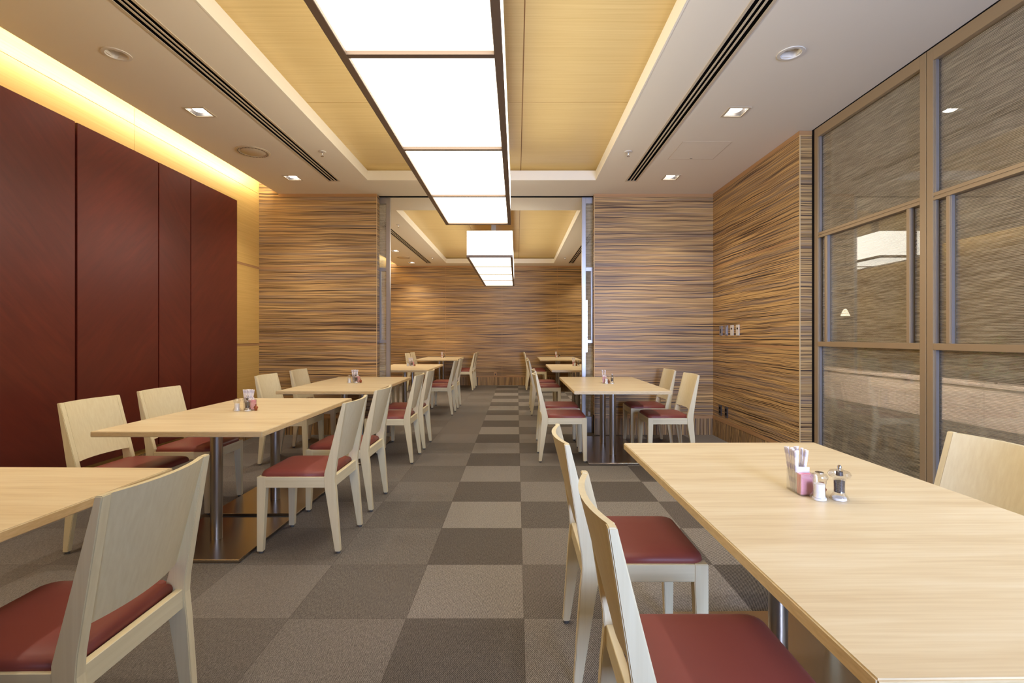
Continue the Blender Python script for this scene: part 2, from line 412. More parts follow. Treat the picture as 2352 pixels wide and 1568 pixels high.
glazed('door_2', 'x', .815, 1.9, YP2+.015, .045, M['alum'], right_sash=False, sash_inset=.066)

# --- corridor seen through the sheer glass
sbox('wall_corridor', (7.9, 8.0, YN, YB, 0, H), M['corr_wall'])
pl = empty('planter', (6.2, 0, 0))
bm = bmesh.new(); bm_box(bm, 0, .5, -1.5, 14, 0, .53); obj('planter_body', bm, M['stone'], pl)
bm = bmesh.new(); bm_box(bm, -.02, .52, -1.5, 14, .53, .56); obj('coping', bm, M['stone'], pl)
tag(pl, 'low pale stone planter wall in the corridor behind the sheer glass', 'planter')

# ------------------------------------------------------------------ red wall panels
XRP = -3.09
zb, zt = .268, 2.703
yy = [(1.87, 2.675, 'red_a', 'leftmost dark red wall panel, cut by the picture edge'), (2.692, 3.482, 'red_a', 'first wide dark red wall panel, behind the nearest left table'),
      (3.499, 4.288, 'red_b', 'second wide dark red wall panel, between the wide left one and the narrow one'), (4.300, 4.712, 'red_a', 'narrow dark red wall panel between two wide ones'),
      (4.722, 5.50, 'red_b', 'dark red wall panel nearest the striped wood wall')]
for y0, y1, m, lab in yy[1:]:
    o = empty('wall_panel', (XRP, (y0+y1)/2, zb)); h = (y1-y0)/2
    boxo('face', (-.02, 0, -h, h, 0, zt-zb), M[m], o, .002)
    boxo('backing', (-.061, -.0205, -h+.03, h-.03, .02, zt-zb-.02), M['gap'], o)
    tag(o, lab, 'wall panel', 'dark red wall panels')
sbox('trim_%d' % k, (XL, XL+.006, 2.69, 5.47, zb+.01, zt-.03), M['gap']); k += 1

# ------------------------------------------------------------------ ceiling fittings
def pendant(y0, label):
    cx, w, L, zb, hb = -.384, .655, 4.0, CH+1.12, .375
    o = empty('pendant_lamp', (cx, y0, zb))
    f = .034; x0, x1 = -w/2, w/2
    bm = bmesh.new()
    bm_box(bm, x0, x0+f, 0, L, 0, f); bm_box(bm, x1-f, x1, 0, L, 0, f)
    bm_box(bm, x0+f, x1-f, 0, f, 0, f); bm_box(bm, x0+f, x1-f, L-f, L, 0, f)
    bevel(bm, .002, 1); obj('frame', bm, M['lampframe'], o)
    for q in (1, 2, 3): boxo('crossbar', (x0+f, x1-f, q-.014, q+.014, .0, .03), M['lampframe'], o)
    for q in range(4):
        a = f if q == 0 else q+.011; b = L-f if q == 3 else q+1-.011
        boxo('bottom_diffuser', (x0+f, x1-f, a, b, .016, .022), M['diffuser'], o)
    boxo('end_diffuser', (x0+.012, x1-.012, .006, .012, f, hb), M['diffuser_side'], o)
    boxo('end_diffuser', (x0+.012, x1-.012, L-.012, L-.006, f, hb), M['diffuser_side'], o)
    boxo('side_diffuser', (x0+.006, x0+.012, .006, L-.006, f, hb), M['diffuser_side'], o)
    boxo('side_diffuser', (x1-.012, x1-.006, .006, L-.006, f, hb), M['diffuser_side'], o)
    boxo('top_cover', (x0+.004, x1-.004, .004, L-.004, hb, hb+.006), M['upstand'], o)
    top = H+.15-zb
    for q in (.5, 2.0, 3.5):
        s = boxo('stem', (.0, .07, q-.035, q+.035, hb+.006, top), M['steel'], o, .003)
        boxo('ceiling_plate', (-.03, .1, q-.065, q+.065, top-.008, top), M['steel'], s)
    tag(o, label, 'lamp', 'long box pendant lamps')
    return o
pendant(.99, 'long glowing box pendant with four panels in the near coffer')
pendant(7.03, 'smaller looking glowing box pendant in the back room coffer')

def diffuser(x0, x1, y0, y1, label):
    o = empty('slot_diffuser', (0, 0, H))
    w = x1-x0; t = .006
    bm = bmesh.new()
    for b in ((x0-.012, x0+t, y0-.012, y1+.012), (x1-t, x1+.012, y0-.012, y1+.012), (x0+t, x1-t, y0-.012, y0+t), (x0+t, x1-t, y1-t, y1+.012)): bm_box(bm, *b, -.004, 0)
    obj('rim', bm, M['slotframe'], o)
    for q in range(4):
        c = x0+t+(w-2*t)*(q+.0)/3
        if q in (1, 2): boxo('fin', (c-.006, c+.006, y0+t, y1-t, -.003, .001), M['slotframe'], o)
    bm = bmesh.new()
    for b in ((x0, x0+.002, y0, y1, .0005, .06), (x1-.002, x1, y0, y1, .0005, .06), (x0, x1, y0, y0+.002, .0005, .06), (x0, x1, y1-.002, y1, .0005, .06), (x0, x1, y0, y1, .06, .062)): bm_box(bm, *b)
    obj('plenum', bm, M['black'], o)
    tag(o, label, 'air vent', 'slot air diffusers')
diffuser(*SLOTS[0], 'long three-slot air vent in the near ceiling, left of the coffer')
diffuser(*SLOTS[1], 'long three-slot air vent in the near ceiling, right of the coffer')
diffuser(*SLOTS[2], 'small looking slot air vent in the back room ceiling, left of its coffer')
diffuser(*SLOTS[3], 'small looking slot air vent in the back room ceiling, right of its coffer')

def spot_fix(x, y, label):
    o = empty('square_downlight', (x, y, H))
    s, h = .085, .068
    bm = bmesh.new()
    for b in ((-s, -h, -s, s), (h, s, -s, s), (-h, h, -s, -h), (-h, h, h, s)): bm_box(bm, *b, -.004, 0)
    obj('rim', bm, M['slotframe'], o)
    bm = bmesh.new()
    for b in ((-h-.001, -h+.003, -h, h), (h-.003, h+.001, -h, h), (-h, h, -h-.001, -h+.003), (-h, h, h-.003, h+.001)): bm_box(bm, *b, 0, .1)
    bm_box(bm, -h, h, -h, h, .1, .104); obj('housing', bm, M['housing'], o)
    bm = bmesh.new(); bm_lathe(bm, [(0, .004), (.03, .007), (.047, .018), (.047, .09), (0, .09)], 20)
    obj('bulb', bm, M['bulb'], o, 'all')
    tag(o, label, 'downlight', 'square ceiling downlights')
labs = ['lit square downlight near the round speaker, left side of the near ceiling', 'lit square downlight nearest the camera on the right of the ceiling',
        'lit square downlight beside the end of the left air vent', 'lit square downlight beside the end of the right air vent',
        'tiny lit square downlight in the back room, close to the left door leaf', 'tiny lit square downlight in the back room, over the striped far wall']
for (x, y), lab in zip(SQ, labs): spot_fix(x, y, lab)
for (x, y), lab in zip(RD, ('unlit round recessed downlight in the left ceiling', 'unlit round recessed downlight in the right ceiling')):
    o = empty('round_downlight', (x, y, H))
    bm = bmesh.new(); bm_lathe(bm, [(.062, 0), (.078, 0), (.078, -.005), (.06, -.006), (.058, 0)], 32); obj('rim', bm, M['white'], o, True)
    bm = bmesh.new(); bm_lathe(bm, [(.06, -.004), (.052, .02), (.035, .05), (0, .055)], 32); obj('reflector', bm, M['white'], o, True)
    bm = bmesh.new(); bm_lathe(bm, [(0, .02), (.02, .024), (.026, .04), (.02, .052)], 20); obj('bulb', bm, M['white'], o, True)
    tag(o, lab, 'downlight', 'round recessed downlights')
for x, y, lab in ((-2.491, 4.698, 'round cream ceiling speaker grille near the red wall panels'), (-2.495, 10.97, 'tiny round ceiling speaker in the back room between two downlights')):
    o = empty('ceiling_speaker', (x, y, H))
    bm = bmesh.new(); bm_lathe(bm, [(0, -.009), (.10, -.010), (.106, -.006), (.106, 0)], 36); obj('grille', bm, M['slotframe'], o, True)
    bm = bmesh.new(); bm_lathe(bm, [(.116, 0), (.118, -.008), (.138, -.010), (.15, -.004), (.15, 0)], 36); obj('rim', bm, M['slotframe'], o, True)
    bm = bmesh.new()
    for q in range(28):
        a = 2*PI*q/28; r = .127
        vs = [bm.verts.new((r*math.cos(a)+u*math.cos(a)-v*math.sin(a), r*math.sin(a)+u*math.sin(a)+v*math.cos(a), -.0105)) for u, v in ((-.005,-.008),(.005,-.008),(.005,.008),(-.005,.008))]
        bm.faces.new(vs)
    obj('vent_holes', bm, M['dgrey'], o)
    tag(o, lab, 'speaker', 'round ceiling speakers')
for x, y, lab in ((-1.837, 4.698, 'small chrome sprinkler head left of the near coffer'), (1.052, 4.698, 'small chrome sprinkler head right of the near coffer'),
                  (-1.862, 10.97, 'tiny sprinkler head at far left of the back room coffer'), (1.065, 10.97, 'tiny sprinkler head at far right of the back room coffer'),
                  (-1.849, 7.77, 'tiny sprinkler head in the back room just past the left door leaf')):
    o = empty('sprinkler', (x, y, H))
    bm = bmesh.new(); bm_lathe(bm, [(0, -.006), (.03, -.006), (.036, 0)], 24); obj('rosette', bm, M['white'], o, True)
    bm = bmesh.new(); bm_lathe(bm, [(.008, -.006), (.008, -.022), (.004, -.03), (.004, -.042), (.014, -.044), (.014, -.047), (0, -.047)], 16); obj('nozzle', bm, M['chrome'], o, True)
    tag(o, lab, 'sprinkler', 'ceiling sprinklers')
o = empty('access_hatch', (1.708, 4.68, H)); bm = bmesh.new(); h = .2235; t = .004
for b in ((-h, -h+t, -h, h), (h-t, h, -h, h), (-h, h, -h, -h+t), (-h, h, h-t, h)): bm_box(bm, *b, -.002, 0)
obj('rim', bm, M['slotframe'], o); boxo('door', (-h+t+.001, h-t-.001, -h+t+.001, h-t-.001, -.0015, 0), M['paint'], o)
boxo('latch', (-.012, .012, h-.03, h-.022, -.003, -.0015), M['dgrey'], o)
tag(o, 'flush square access hatch in the ceiling right of the right air vent', 'hatch')
# LED strip lying in the cove above the left wall
sbox('trim_%d' % k, (-2.905, -2.895, YN, YP-.02, H+.03, H+.05), M['slotframe']); k += 1

# ------------------------------------------------------------------ wall plates
def plate(name, y, z, w, h, m, label, cat, group, buttons):
    o = empty(name, (XR, y, z))
    boxo('cover', (-.009, 0, -w/2, w/2, -h/2, h/2), m, o, .002)
    for by, bz, bw, bh, mm in buttons: boxo('button' if 'switch' in name else 'socket', (-.012, -.009, by-bw/2, by+bw/2, bz-bh/2, bz+bh/2), mm, o)
    tag(o, label, cat, group)
zc = CH+(773-758.5)*5.6/1143
for y, m, b, lab in ((5.84, M['alum'], [(0, -.005, .03, .05, M['dgrey'])], 'wall switch plate on the right striped wall, first from the corner'),
                  (5.69, M['alum'], [(0, 0, .03, .08, M['alum'])], 'wall switch plate on the right striped wall, second from the corner'),
                  (5.54, M['white'], [(.0, .018, .03, .02, M['dgrey'])], 'white switch plate with dark button, third from the corner'),
                  (5.395, M['white'], [(.0, .018, .03, .02, M['dgrey'])], 'white switch plate with dark button, farthest from the corner')):
    plate('wall_switch', y, zc, .072, .118, m, lab, 'switch', 'switch plates on the right wall', b)
for y, lab in ((5.86, 'dark socket plate low on the right wall, nearer the corner'), (5.69, 'dark socket plate low on the right wall, farther from the corner')):
    plate('wall_socket', y, .335, .075, .125, M['dgrey'], lab, 'socket', 'socket plates on the right wall', [(0, .022, .03, .03, M['black']), (0, -.022, .03, .03, M['black'])])
plate_o = empty('wall_socket', (-.53, YB, .28)); boxo('cover', (-.035, .035, -.006, 0, -.05, .05), M['cap'], plate_o, .002); boxo('socket', (-.012, .012, -.008, -.006, -.03, .01), M['dgrey'], plate_o)
tag(plate_o, 'small tan socket plate low on the far striped wall, above the baseboard', 'socket')

# ------------------------------------------------------------------ chair (front faces -x of the local frame's b axis; local: x = -b, y across)
def make_chair():
    root = empty('dining_chair')
    W = .2075                     # half width
    zf = .424
    X = lambda b: .23-b           # local x (front at +x)
    def leg_prism(nm, poly, y0, y1, yb0, yb1, mat):
        """profile polygon in (b,z); the width tapers toward the floor"""
        bm = bmesh.new(); A, B = [], []
        for b, z in poly:
            f = max(0, min(1, z/.40)); A.append(bm.verts.new((X(b), yb0+(y0-yb0)*f, z))); B.append(bm.verts.new((X(b), yb1+(y1-yb1)*f, z)))
        n = len(poly); bm.faces.new(A); bm.faces.new(B[::-1])
        for i in range(n): bm.faces.new((A[i], A[(i+1) % n], B[(i+1) % n], B[i]))
        bmesh.ops.recalc_face_normals(bm, faces=bm.faces)
        bevel(bm, .0025, 2)
        return obj(nm, bm, mat, root)
    def glide(parent, x, y):
        bm = bmesh.new(); bm_lathe(bm, [(0, 0), (.011, 0), (.012, .004), (.011, .013), (0, .013)], 14, (x, y)); obj('foot_glide', bm, M['glide'], parent, True)
    for s in (-1, 1):
        o, i = s*W, s*(W-.042); ob, ib = s*W, s*(W-.030)
        l = leg_prism('leg', [(0, zf), (.048, zf), (.048, .362), (.033, .012), (.0, .012)], *((i, o, ib, ob) if s > 0 else (o, i, ob, ib)), M['chair'])
        glide(l, X(.017), s*(W-.016))
        i = s*(W-.030)
        poly = [(.490, .831), (.4325, .46), (.429, .41), (.437, .33), (.459, .012), (.431, .012), (.380, .33), (.373, .37), (.372, .44), (.472, .831)]
        l = leg_prism('rear_leg', poly, *((i, o, ib, ob) if s > 0 else (o, i, ob, ib)), M['chair'])
        glide(l, X(.445), s*(W-.016))
    # seat rails
    bm = bmesh.new(); zr = .364
    bm_box(bm, X(.372), X(.046), -W+.002, -W+.024, zr, zf-.001); bm_box(bm, X(.372), X(.046), W-.024, W-.002, zr, zf-.001)
    bm_box(bm, X(.022), X(.001), -W+.041, W-.041, zr, zf-.001); bm_box(bm, X(.424), X(.402), -W+.029, W-.029, zr, zf-.001)
    bevel(bm, .0015, 1); obj('seat_frame', bm, M['chair_h'], root)
    # cushion
    out = []
    def arc(cx, cy, r, a0, a1, n=6):
        for q in range(n+1):
            a = a0+(a1-a0)*q/n; out.append((cx+r*math.cos(a), cy+r*math.sin(a)))
    hw, r = .196, .045; xf, xb = X(.006), X(.366)
    arc(xf-r, hw-r, r, 0, PI/2); out.append(((xf+xb)/2, hw)); out.append((xb, hw)); out.append((xb, .172)); out.append((X(.398), .172)); out.append((X(.398), .06))
    out.append((X(.398), -.06)); out.append((X(.398), -.172)); out.append((xb, -.172)); out.append((xb, -hw)); out.append(((xf+xb)/2, -hw)); arc(xf-r, -hw+r, r, -PI/2, 0)
    bm = bmesh.new(); cx, cy = X(.2), 0; rings = []
    for sc, z in ((.985, .412), (1, .424), (.998, .432), (.985, .440), (.955, .447), (.88, .4525), (.7, .457), (.4, .4595)):
        rings.append([bm.verts.new((cx+(x-cx)*sc, cy+(y-cy)*sc, z)) for x, y in out])
    n = len(out)
    for a, b in zip(rings, rings[1:]):
        for q in range(n): bm.faces.new((a[q], a[(q+1) % n], b[(q+1) % n], b[q]))
    bm.faces.new(rings[-1]); bm.faces.new(rings[0][::-1])
    obj('seat', bm, M['leather'], root, 'all')
    # curved back panel
    bm = bmesh.new(); nu, nv = 18, 6; hw = W-.029; z0, z1 = .505, .830; th = .016
    def bf(z): return .372+(.472-.372)*(z-.44)/(.831-.44)
    grid = []
    for side in (0, 1):
        g = []
        for iu in range(nu+1):
            w = -1+2*iu/nu
            g.append([bm.verts.new((X(bf(z0+(z1-z0)*iv/nv)+.030*(1-w*w)+side*th), w*hw, z0+(z1-z0)*iv/nv)) for iv in range(nv+1)])
        grid.append(g)
    F, Bk = grid
    for iu in range(nu):
        for iv in range(nv):
            bm.faces.new((F[iu][iv], F[iu+1][iv], F[iu+1][iv+1], F[iu][iv+1])); bm.faces.new((Bk[iu][iv], Bk[iu][iv+1], Bk[iu+1][iv+1], Bk[iu+1][iv]))
        bm.faces.new((F[iu][0], Bk[iu][0], Bk[iu+1][0], F[iu+1][0])); bm.faces.new((F[iu][nv], F[iu+1][nv], Bk[iu+1][nv], Bk[iu][nv]))
    for iv in range(nv):
        bm.faces.new((F[0][iv], F[0][iv+1], Bk[0][iv+1], Bk[0][iv])); bm.faces.new((F[nu][iv], Bk[nu][iv], Bk[nu][iv+1], F[nu][iv+1]))
    obj('backrest', bm, M['chair'], root, True)
    return root
proto = make_chair()
first = True
def chair(facing, xfront, ynear, label, group, rot=0):
    """facing +1: seat faces +x; xfront = x of the seat's front plane; ynear = y of its side nearest the camera"""
    global first
    o = proto if first else copy_tree(proto); first = False
    o.location = (xfront-facing*.23, ynear+.2075, 0)
    o.rotation_euler = (0, 0, (0 if facing > 0 else PI)+math.radians(rot))
    tag(o, label, 'chair', group)
GA, GB, GC, GD = 'chairs along the left of the aisle', 'chairs by the red wall', 'chairs along the right of the aisle', 'chairs by the window side'
chair(-1, -1.447, 1.14, 'large chair seen from behind at bottom left', GA, 1)
chair(-1, -1.435, 2.745, 'aisle-side chair at the table before the red panels, nearer one, whole seat showing', GA)
chair(-1, -1.444, 3.40, 'aisle-side chair at the table before the red panels, farther of the two', GA)
chair(1, -2.040, 2.735, 'chair beside the red panels, nearer the camera', GB)
chair(1, -2.064, 3.34, 'chair beside the red panels, second from the camera', GB)
chair(-1, -1.435, 4.68, 'aisle chair at the table before the left striped wall, nearer one', GA)
chair(-1, -1.430, 5.28, 'aisle chair at the table before the left striped wall, farther one beside the door leaf', GA)
chair(1, -1.955, 4.63, 'chair in front of the yellow wall strip right of the red panels', GB)
chair(1, -1.967, 5.37, 'wall-side chair in front of the left striped wall, the farther of that pair', GB)
chair(-1, -1.43, 7.57, 'aisle chair at the first left back-room table, nearer one', GA)
chair(-1, -1.43, 8.30, 'aisle chair at the first left back-room table, farther one', GA)
chair(1, -1.96, 7.58, 'mostly hidden wall-side chair of the first left back-room table, nearer one', GB)
chair(1, -1.96, 8.28, 'mostly hidden wall-side chair of the first left back-room table, farther one', GB)
chair(-1, -1.42, 11.0, 'aisle chair at the left table touching the far striped wall, nearer one', GA)
chair(-1, -1.42, 11.58, 'aisle chair at the left table touching the far striped wall, last one', GA)
chair(1, -1.965, 10.9, 'wall-side chair back at the farthest left table, nearer one', GB)
chair(1, -1.965, 11.46, 'wall-side chair back at the farthest left table, right one of the pair', GB)
chair(1, .665, .955, 'nearest right chair, its big red seat cut by the bottom edge', GC)
chair(1, .652, 1.69, 'right chair tucked under the nearest right table, behind the nearest one', GC)
chair(-1, 1.20, 1.52, 'pale chair back at the right picture edge in front of the glazing', GD)
chair(1, .668, 4.735, 'aisle chair at the table before the right striped wall, nearer one', GC)
chair(1, .68, 5.36, 'aisle chair at the table before the right striped wall, farther one', GC)
chair(-1, 1.25, 4.73, 'window-side chair at the table before the right striped wall, nearer one', GD)
chair(-1, 1.232, 5.37, 'window-side chair at the table before the right striped wall, farther one', GD)
chair(1, .67, 7.56, 'aisle chair at the first right table of the back room, nearer one', GC)
chair(1, .67, 8.30, 'aisle chair at the first right table of the back room, farther one', GC)
chair(1, .66, 11.02, 'aisle chair at the farthest right table, nearer one', GC)
chair(1, .66, 11.6, 'aisle chair at the farthest right table, last one', GC)
chair(-1, 1.235, 7.6, 'chair behind the right door leaf in the back room, nearer one', GD)
chair(-1, 1.235, 8.3, 'chair behind the right door leaf in the back room, farther one', GD)
chair(-1, 1.235, 10.95, 'window-side chair at the farthest right table, nearer one', GD)
chair(-1, 1.235, 11.55, 'window-side chair at the farthest right table, last one', GD)

# ------------------------------------------------------------------ tables
ZT = CH-.49
def make_table(w, d, posts, plates):
    root = empty('dining_table')
    bm = bmesh.new(); fs = bm_box(bm, -w/2, w/2, -d/2, d/2, ZT-.029, ZT)
    for f in fs[2:]: f.material_index = 1
    bevel(bm, .003, 2); obj('tabletop', bm, [M['top'], M['top_edge']], root)
    for y in posts:
        bm = bmesh.new(); bm_lathe(bm, [(0, .017), (.0325, .017), (.0325, ZT-.036), (0, ZT-.036)], 28); p = obj('post', bm, M['steel'], root, True); p.location = (0, y, 0)
        boxo('mounting_plate', (-.2, .2, -.12, .12, ZT-.036, ZT-.0292), M['dgrey'], p)
    for y0, y1 in plates:
        bm = bmesh.new(); bm_box(bm, -.29, .29, y0, y1, .003, .019); bevel(bm, .0015, 1); obj('base_plate', bm, M['plate'], root)
        for f in (): pass
    bm = bmesh.new()
    for y0, y1 in plates:
        bm_box(bm, -.27, .27, y0+.02, y1-.02, 0, .003)
    obj('foot_pad', bm, M['black'], root)
    return root
pA = make_table(.888, 1.403, (-.355, .355), ((-.64, -.02), (.05, .67)))
pB = make_table(.885, 1.585, (-.285, .285), ((-.63, .63),))
TG = 'pale wood dining tables'
pA.location = (-1.759, 3.27, 0); tag(pA, 'pale wood table in front of the red panels', 'table', TG)
tb = [(-1.745, 1.078, -1.2, 'pale wood table cut by the left picture edge, nothing in view on it'), (.9465, 1.51, .8, 'large pale wood table filling the bottom right corner'),
      (-1.729, 5.27, 0, 'pale wood table in front of the left striped dividing wall'), (.960, 5.27, 0, 'pale wood table in front of the right striped dividing wall'),
      (-1.749, 8.06, 0, 'first pale wood table beyond the opening, on the left'), (.957, 8.06, 0, 'first pale wood table beyond the opening, on the right'),
      (-1.735, 11.43, 0, 'farthest left pale wood table, close to the far wall'), (.94, 11.41, 0, 'farthest right pale wood table, close to the far wall')]
for i, (x, y, r, lab) in enumerate(tb):
    o = pB if i == 0 else copy_tree(pB)
    o.location = (x, y, 0); o.rotation_euler = (0, 0, math.radians(r)); tag(o, lab, 'table', TG)

# ------------------------------------------------------------------ condiments
def make_caddy():
    o = empty('condiment_caddy')
    a, b, h, t = .022, .041, .068, .0022
    bm = bmesh.new()
    bm_box(bm, -a, a, -b, b, 0, .003)
    bm_box(bm, -a, -a+t, -b, b, .003, h); bm_box(bm, a-t, a, -b, b, .003, h)
    bm_box(bm, -a+t, a-t, -b, -b+t, .003, h); bm_box(bm, -a+t, a-t, b-t, b, .003, h)
    obj('tray', bm, M['acrylic'], o)
    boxo('divider', (-a+t, a-t, -.001, .001, .003, h), M['acrylic'], o)
    return o
def make_stick():
    bm = bmesh.new(); q = .0046
    bm_prism(bm, [(q*math.cos(a), q*.8*math.sin(a)) for a in [PI*k/4 for k in range(8)]], 'z', 0, .132)
    return obj('sugar_stick', bm, stickm)
def stick_mat():
    t = NT('printed_white_paper'); p = t.pos('obj'); w = t.n('ShaderNodeTexWave', {'Vector': t.scaled(p, 1, 1, .55), 'Scale': 26, 'Distortion': 0}, bands_direction='DIAGONAL').outputs[1]
    return t.done(t.bsdf(t.ramp(w, [(.55, srgb(240, 234, 232)), (.8, srgb(206, 200, 212))]), .6))
stickm = stick_mat()
def make_packet(m, w=.019, h=.062):
    bm = bmesh.new()
    bm_prism(bm, [(-.0022, 0), (.0022, 0), (.0032, h*.5), (.0015, h), (-.0015, h), (-.0032, h*.5)], 'x', -w, w)
    return obj('sweetener_packet', bm, m)
def make_mill(kind):
    o = empty('salt_mill' if kind == 'salt' else 'pepper_mill')
    bm = bmesh.new()
    if kind == 'salt': prof = [(.0255, 0), (.0265, .004), (.0235, .014), (.0175, .022), (.0165, .03), (.0170, .046), (.0195, .055), (.0195, .060), (.0235, .066), (.024, .070), (.021, .076), (.012, .079)]
    else: prof = [(.0255, 0), (.0265, .004), (.0225, .014), (.0165, .022), (.0155, .03), (.0165, .050), (.018, .062), (.0175, .066), (.029, .072), (.031, .078), (.027, .085), (.013, .090)]
    bm_lathe(bm, prof+[(0, prof[-1][1])], 36); obj('body', bm, M['acrylic'], o, True)
    if kind == 'salt':
        bm = bmesh.new(); bm_lathe(bm, [(0, .008), (.0155, .008), (.0145, .03), (.0148, .048), (0, .049)], 20); obj('salt', bm, M['salt'], o, True)
        bm = bmesh.new(); bm_lathe(bm, [(0, .0795), (.012, .0795), (.012, .083), (0, .084)], 20); obj('cap', bm, M['chrome'], o, True)
        bm = bmesh.new(); bm_lathe(bm, [(0, .001), (.019, .001), (.019, .007), (0, .0075)], 20); obj('base', bm, M['salt'], o, True)
    else:
        bm = bmesh.new(); bm_lathe(bm, [(0, .024), (.0138, .024), (.0135, .035), (.0145, .057), (0, .058)], 20); obj('peppercorns', bm, M['pepper'], o, True)
        bm = bmesh.new(); bm_lathe(bm, [(0, .090), (.004, .090), (.0035, .093), (.0062, .096), (.0062, .100), (.004, .104), (0, .105)], 16); obj('knob', bm, M['chrome'], o, True)
        bm = bmesh.new(); bm_lathe(bm, [(0, .001), (.019, .001), (.019, .008), (0, .0085)], 20); obj('base', bm, M['salt'], o, True)
        bm = bmesh.new(); bm_lathe(bm, [(0, .0855), (.009, .0855), (.010, .074), (.0, .073)], 16); obj('grinder', bm, M['dgrey'], o, True)
    return o
def make_creamer():
    bm = bmesh.new()
    prof = [(0, 0), (.008, .001), (.012, .012), (.013, .022), (.008, .031), (.003, .034), (.007, .042), (0, .042)]
    bm_lathe(bm, prof, 9)
    for v in bm.verts: v.co.x *= 1+.25*math.sin(v.co.z*300); v.co.y *= 1+.2*math.cos(v.co.z*260)
    return obj('sweet_wrap', bm, M['copper'], None, 'all')
P = {'caddy': make_caddy(), 'stick': make_stick(), 'pink': make_packet(M['pink']), 'white': make_packet(M['paper'], .019, .078), 'salt': make_mill('salt'), 'pepper': make_mill('pepper'), 'cream': make_creamer()}
used = set()
def inst(kind, loc, rot, label, cat, group):
    o = P[kind] if kind not in used else copy_tree(P[kind]); used.add(kind)
    o.location = loc; o.rotation_euler = rot; tag(o, label, cat, group); return o
def condiments(cx, cy, rz, salt, pepper, creams, where, nst, flip=1):
    """caddy centre, turn; offsets of mills from the caddy centre in world axes"""
    R = Matrix.Rotation(rz, 3, 'Z')
    def wl(x, y, z=0):
        v = R @ Vector((x, y, 0)); return (cx+v.x, cy+v.y, ZT+z)
    inst('caddy', (cx, cy, ZT), (0, 0, rz), 'clear acrylic condiment caddy on '+where, 'caddy', 'condiment caddies')
    rnd = random.Random(int(abs(cx*1000+cy*77)))
    cols = (nst+1)//2
    for i in range(nst):
        row, c = divmod(i, cols)
        f = (c+.5)/cols-.5
        x = (-.0075 if row == 0 else .0075)+rnd.uniform(-.002, .002); y = flip*.0205+f*.032
        inst('stick', wl(x, y, .0035), (-f*.40+rnd.uniform(-.04, .04), (-.06 if row == 0 else .06)+rnd.uniform(-.05, .05), rz),
             'white paper sugar stick in the caddy on '+where, 'sugar stick', 'sugar sticks on '+where)
    for i in range(3):
        inst('pink', wl(0, flip*(-.032+i*.0075), .0035), (rnd.uniform(-.04, .04), 0, rz), 'pink sweetener packet in the caddy on '+where, 'packet', 'pink packets on '+where)
    inst('white', wl(.001, flip*-.006, .0035), (0, .05, rz), 'white sweetener packet behind pink ones on '+where, 'packet', 'white packets')
    inst('salt', (cx+salt[0], cy+salt[1], ZT), (0, 0, 0), 'clear salt mill with white filling on '+where, 'salt mill', 'salt mills')
    inst('pepper', (cx+pepper[0], cy+pepper[1], ZT), (0, 0, 0), 'clear pepper mill with dark filling on '+where, 'pepper mill', 'pepper mills')
    for i, (x, y) in enumerate(creams):
        inst('cream', (cx+x, cy+y, ZT), (0, 0, i*1.3), 'brown wrapped sweet by the pepper mill on '+where, 'sweet', 'wrapped sweets')
condiments(.894, 1.568, 0, (.016, -.071), (.075, -.073), [(.045, -.035)], 'the bottom right table', 14)
L = dict(salt=(-.055, -.06), pepper=(.018, -.065), creams=[(.062, -.045)])
condiments(-1.792, 3.345, math.radians(62), where='the table before the red panels', nst=12, flip=1, **L)
condiments(-1.722, 5.34, math.radians(62), where='the table before the left striped wall', nst=10, flip=1, **L)
condiments(.925, 5.28, 0, (.012, -.072), (.072, -.074), [(.043, -.036)], 'the table before the right striped wall', 10)
condiments(-1.765, 8.36, math.radians(62), where='the first left table of the back room', nst=8, flip=1, **L)
condiments(.955, 8.38, 0, (.014, -.072), (.075, -.074), [(.043, -.036)], 'the first right table of the back room', 8)
condiments(-1.745, 11.6, 0, (.014, -.072), (.075, -.074), [(.043, -.036)], 'the farthest left table', 8)
condiments(.94, 11.9, 0, (.014, -.072), (.075, -.074), [(.043, -.036)], 'the farthest right table', 8)

# ------------------------------------------------------------------ plants and lamp beyond the glass
def shrub(x, y, r, seed, m, lab):
    rnd = random.Random(seed); o = empty('shrub', (x, y, .56))
    bm = bmesh.new()
    for i in range(260):
        a, h = rnd.uniform(0, 2*PI), rnd.uniform(.12, 1)
        rr = r*math.sqrt(rnd.random())*math.sin(PI*min(1, .25+h*.7)); c = Vector((rr*math.cos(a)*.6, rr*math.sin(a), h*r*1.5))
        d = Vector((math.cos(a), math.sin(a), rnd.uniform(-.4, .8))).normalized(); s = d.cross(Vector((0, 0, 1))).normalized()*.022; l = d*.07
        bm.faces.new([bm.verts.new(c), bm.verts.new(c+l*.5+s), bm.verts.new(c+l), bm.verts.new(c+l*.5-s)])
    obj('foliage', bm, m, o)
    bm = bmesh.new(); bm_lathe(bm, [(.015, 0), (.01, r*1.1)], 8); obj('stem', bm, M['corr_wall'], o)
    tag(o, lab, 'shrub')
shrub(6.45, 6.7, .42, 3, M['leaf'], 'small green shrub in the corridor seen dimly through the right glazing')
shrub(6.45, 9.3, .40, 5, M['leaf'], 'green shrub in the corridor seen dimly through the left end of the glazing')
o = empty('corridor_lamp', (6.6, 10.0, 1.62))
bm = bmesh.new(); bm_lathe(bm, [(.0, .14), (.035, .12), (.085, .0), (.078, .0), (.0, .11)], 20); obj('lamp_shade', bm, M['lampglow'], o, True)
bm = bmesh.new(); bm_lathe(bm, [(.008, .14), (.008, H-1.62)], 8); obj('cord', bm, M['black'], o)
tag(o, 'small glowing hanging lamp beyond the sheer glazing', 'lamp')

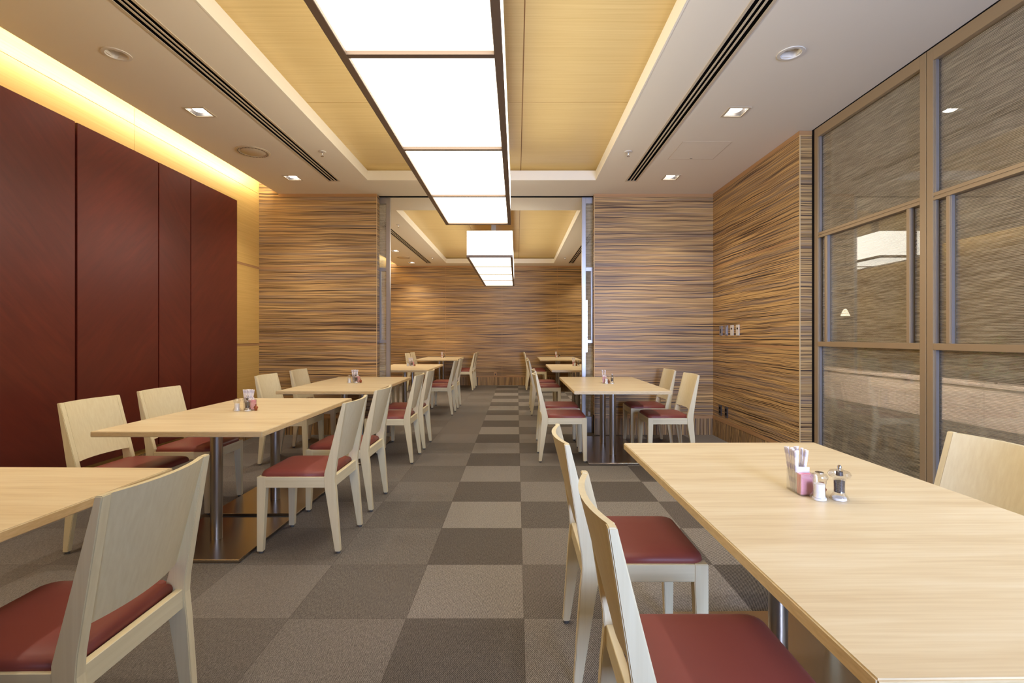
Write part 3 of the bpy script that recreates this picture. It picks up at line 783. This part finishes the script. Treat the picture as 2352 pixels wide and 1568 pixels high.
# ------------------------------------------------------------------ lights
def area(name, loc, rot, sx, sy, power, color):
    l = bpy.data.lights.new(name, 'AREA'); l.shape = 'RECTANGLE'; l.size = sx; l.size_y = sy; l.energy = power; l.color = color
    o = bpy.data.objects.new(name, l); COL.objects.link(o); o.location = loc; o.rotation_euler = rot; return o
def spot(loc, power, color=(1, .90, .76), ang=110):
    l = bpy.data.lights.new('downlight_beam', 'SPOT'); l.energy = power; l.color = color; l.spot_size = math.radians(ang); l.spot_blend = .9; l.shadow_soft_size = .04
    o = bpy.data.objects.new('downlight_beam', l); COL.objects.link(o); o.location = loc
for x, y in SQ: spot((x, y, H-.01), 55 if y < 8 else 75)
for x, y in ((-2.47, 2.27), (1.70, 2.27), (-2.47, .67), (1.70, .67), (1.69, 10.136), (1.69, 11.746), (1.69, 8.53), (-2.47, 8.53)): spot((x, y, H-.01), 55 if y < 8 else 75)  # added beams for assumed, unseen downlights, no fittings modelled
# cove light tubes above the left wall
WARM = (1, .94, .78)
area('cove_tube', (-2.95, (YN+YP)/2, H+.13), (0, math.radians(92), 0), .05, YP-YN-.1, 56, WARM)
area('cove_tube', (-2.95, (YP2+YB)/2, H+.13), (0, math.radians(92), 0), .05, YB-YP2-.1, 44, WARM)
# assumed window light: added cool lamps behind the camera and at the right glazing
dl = area('assumed_daylight', (1.44, YN+.03, 1.5), (math.radians(90), 0, 0), 1.2, 1.5, 78, (.46, .60, 1)); dl.data.spread = math.radians(84)  # lamp stands before the solid near wall, no glazed opening modelled
area('assumed_daylight', (XW-.03, -.35, 1.3), (0, math.radians(90), 0), 2.0, 2.4, 30, (.60, .74, 1))
# unseen fill light added to brighten the corridor planter
co = area('corridor_fill_light', (5.0, 5.5, H-.02), (0, math.radians(-22), 0), .8, 9, 420, (1, .86, .72)); co.data.spread = math.radians(70)

w = bpy.data.worlds.new('world'); S.world = w; w.use_nodes = True
w.node_tree.nodes['Background'].inputs[0].default_value = (.6, .7, .85, 1); w.node_tree.nodes['Background'].inputs[1].default_value = .15

# ------------------------------------------------------------------ camera
cd = bpy.data.cameras.new('camera'); cam = bpy.data.objects.new('camera', cd); COL.objects.link(cam)
cam.location = (0, 0, CH); cam.rotation_euler = (PI/2, 0, 0)
cd.sensor_fit = 'HORIZONTAL'; cd.sensor_width = 36; cd.lens = 1143/2352*36
cd.shift_x = -11/2352; cd.shift_y = -11/2352
cd.clip_start = .05; cd.clip_end = 60
S.camera = cam
vs = S.view_settings; vs.view_transform = 'Standard'; vs.look = 'None'; vs.gamma = 1; vs.exposure = 0; vs.use_curve_mapping = False
S.cycles.max_bounces = 10; S.cycles.diffuse_bounces = 5; S.cycles.transparent_max_bounces = 16; S.cycles.glossy_bounces = 5
S.cycles.sample_clamp_indirect = 4; S.cycles.caustics_reflective = False; S.cycles.caustics_refractive = False
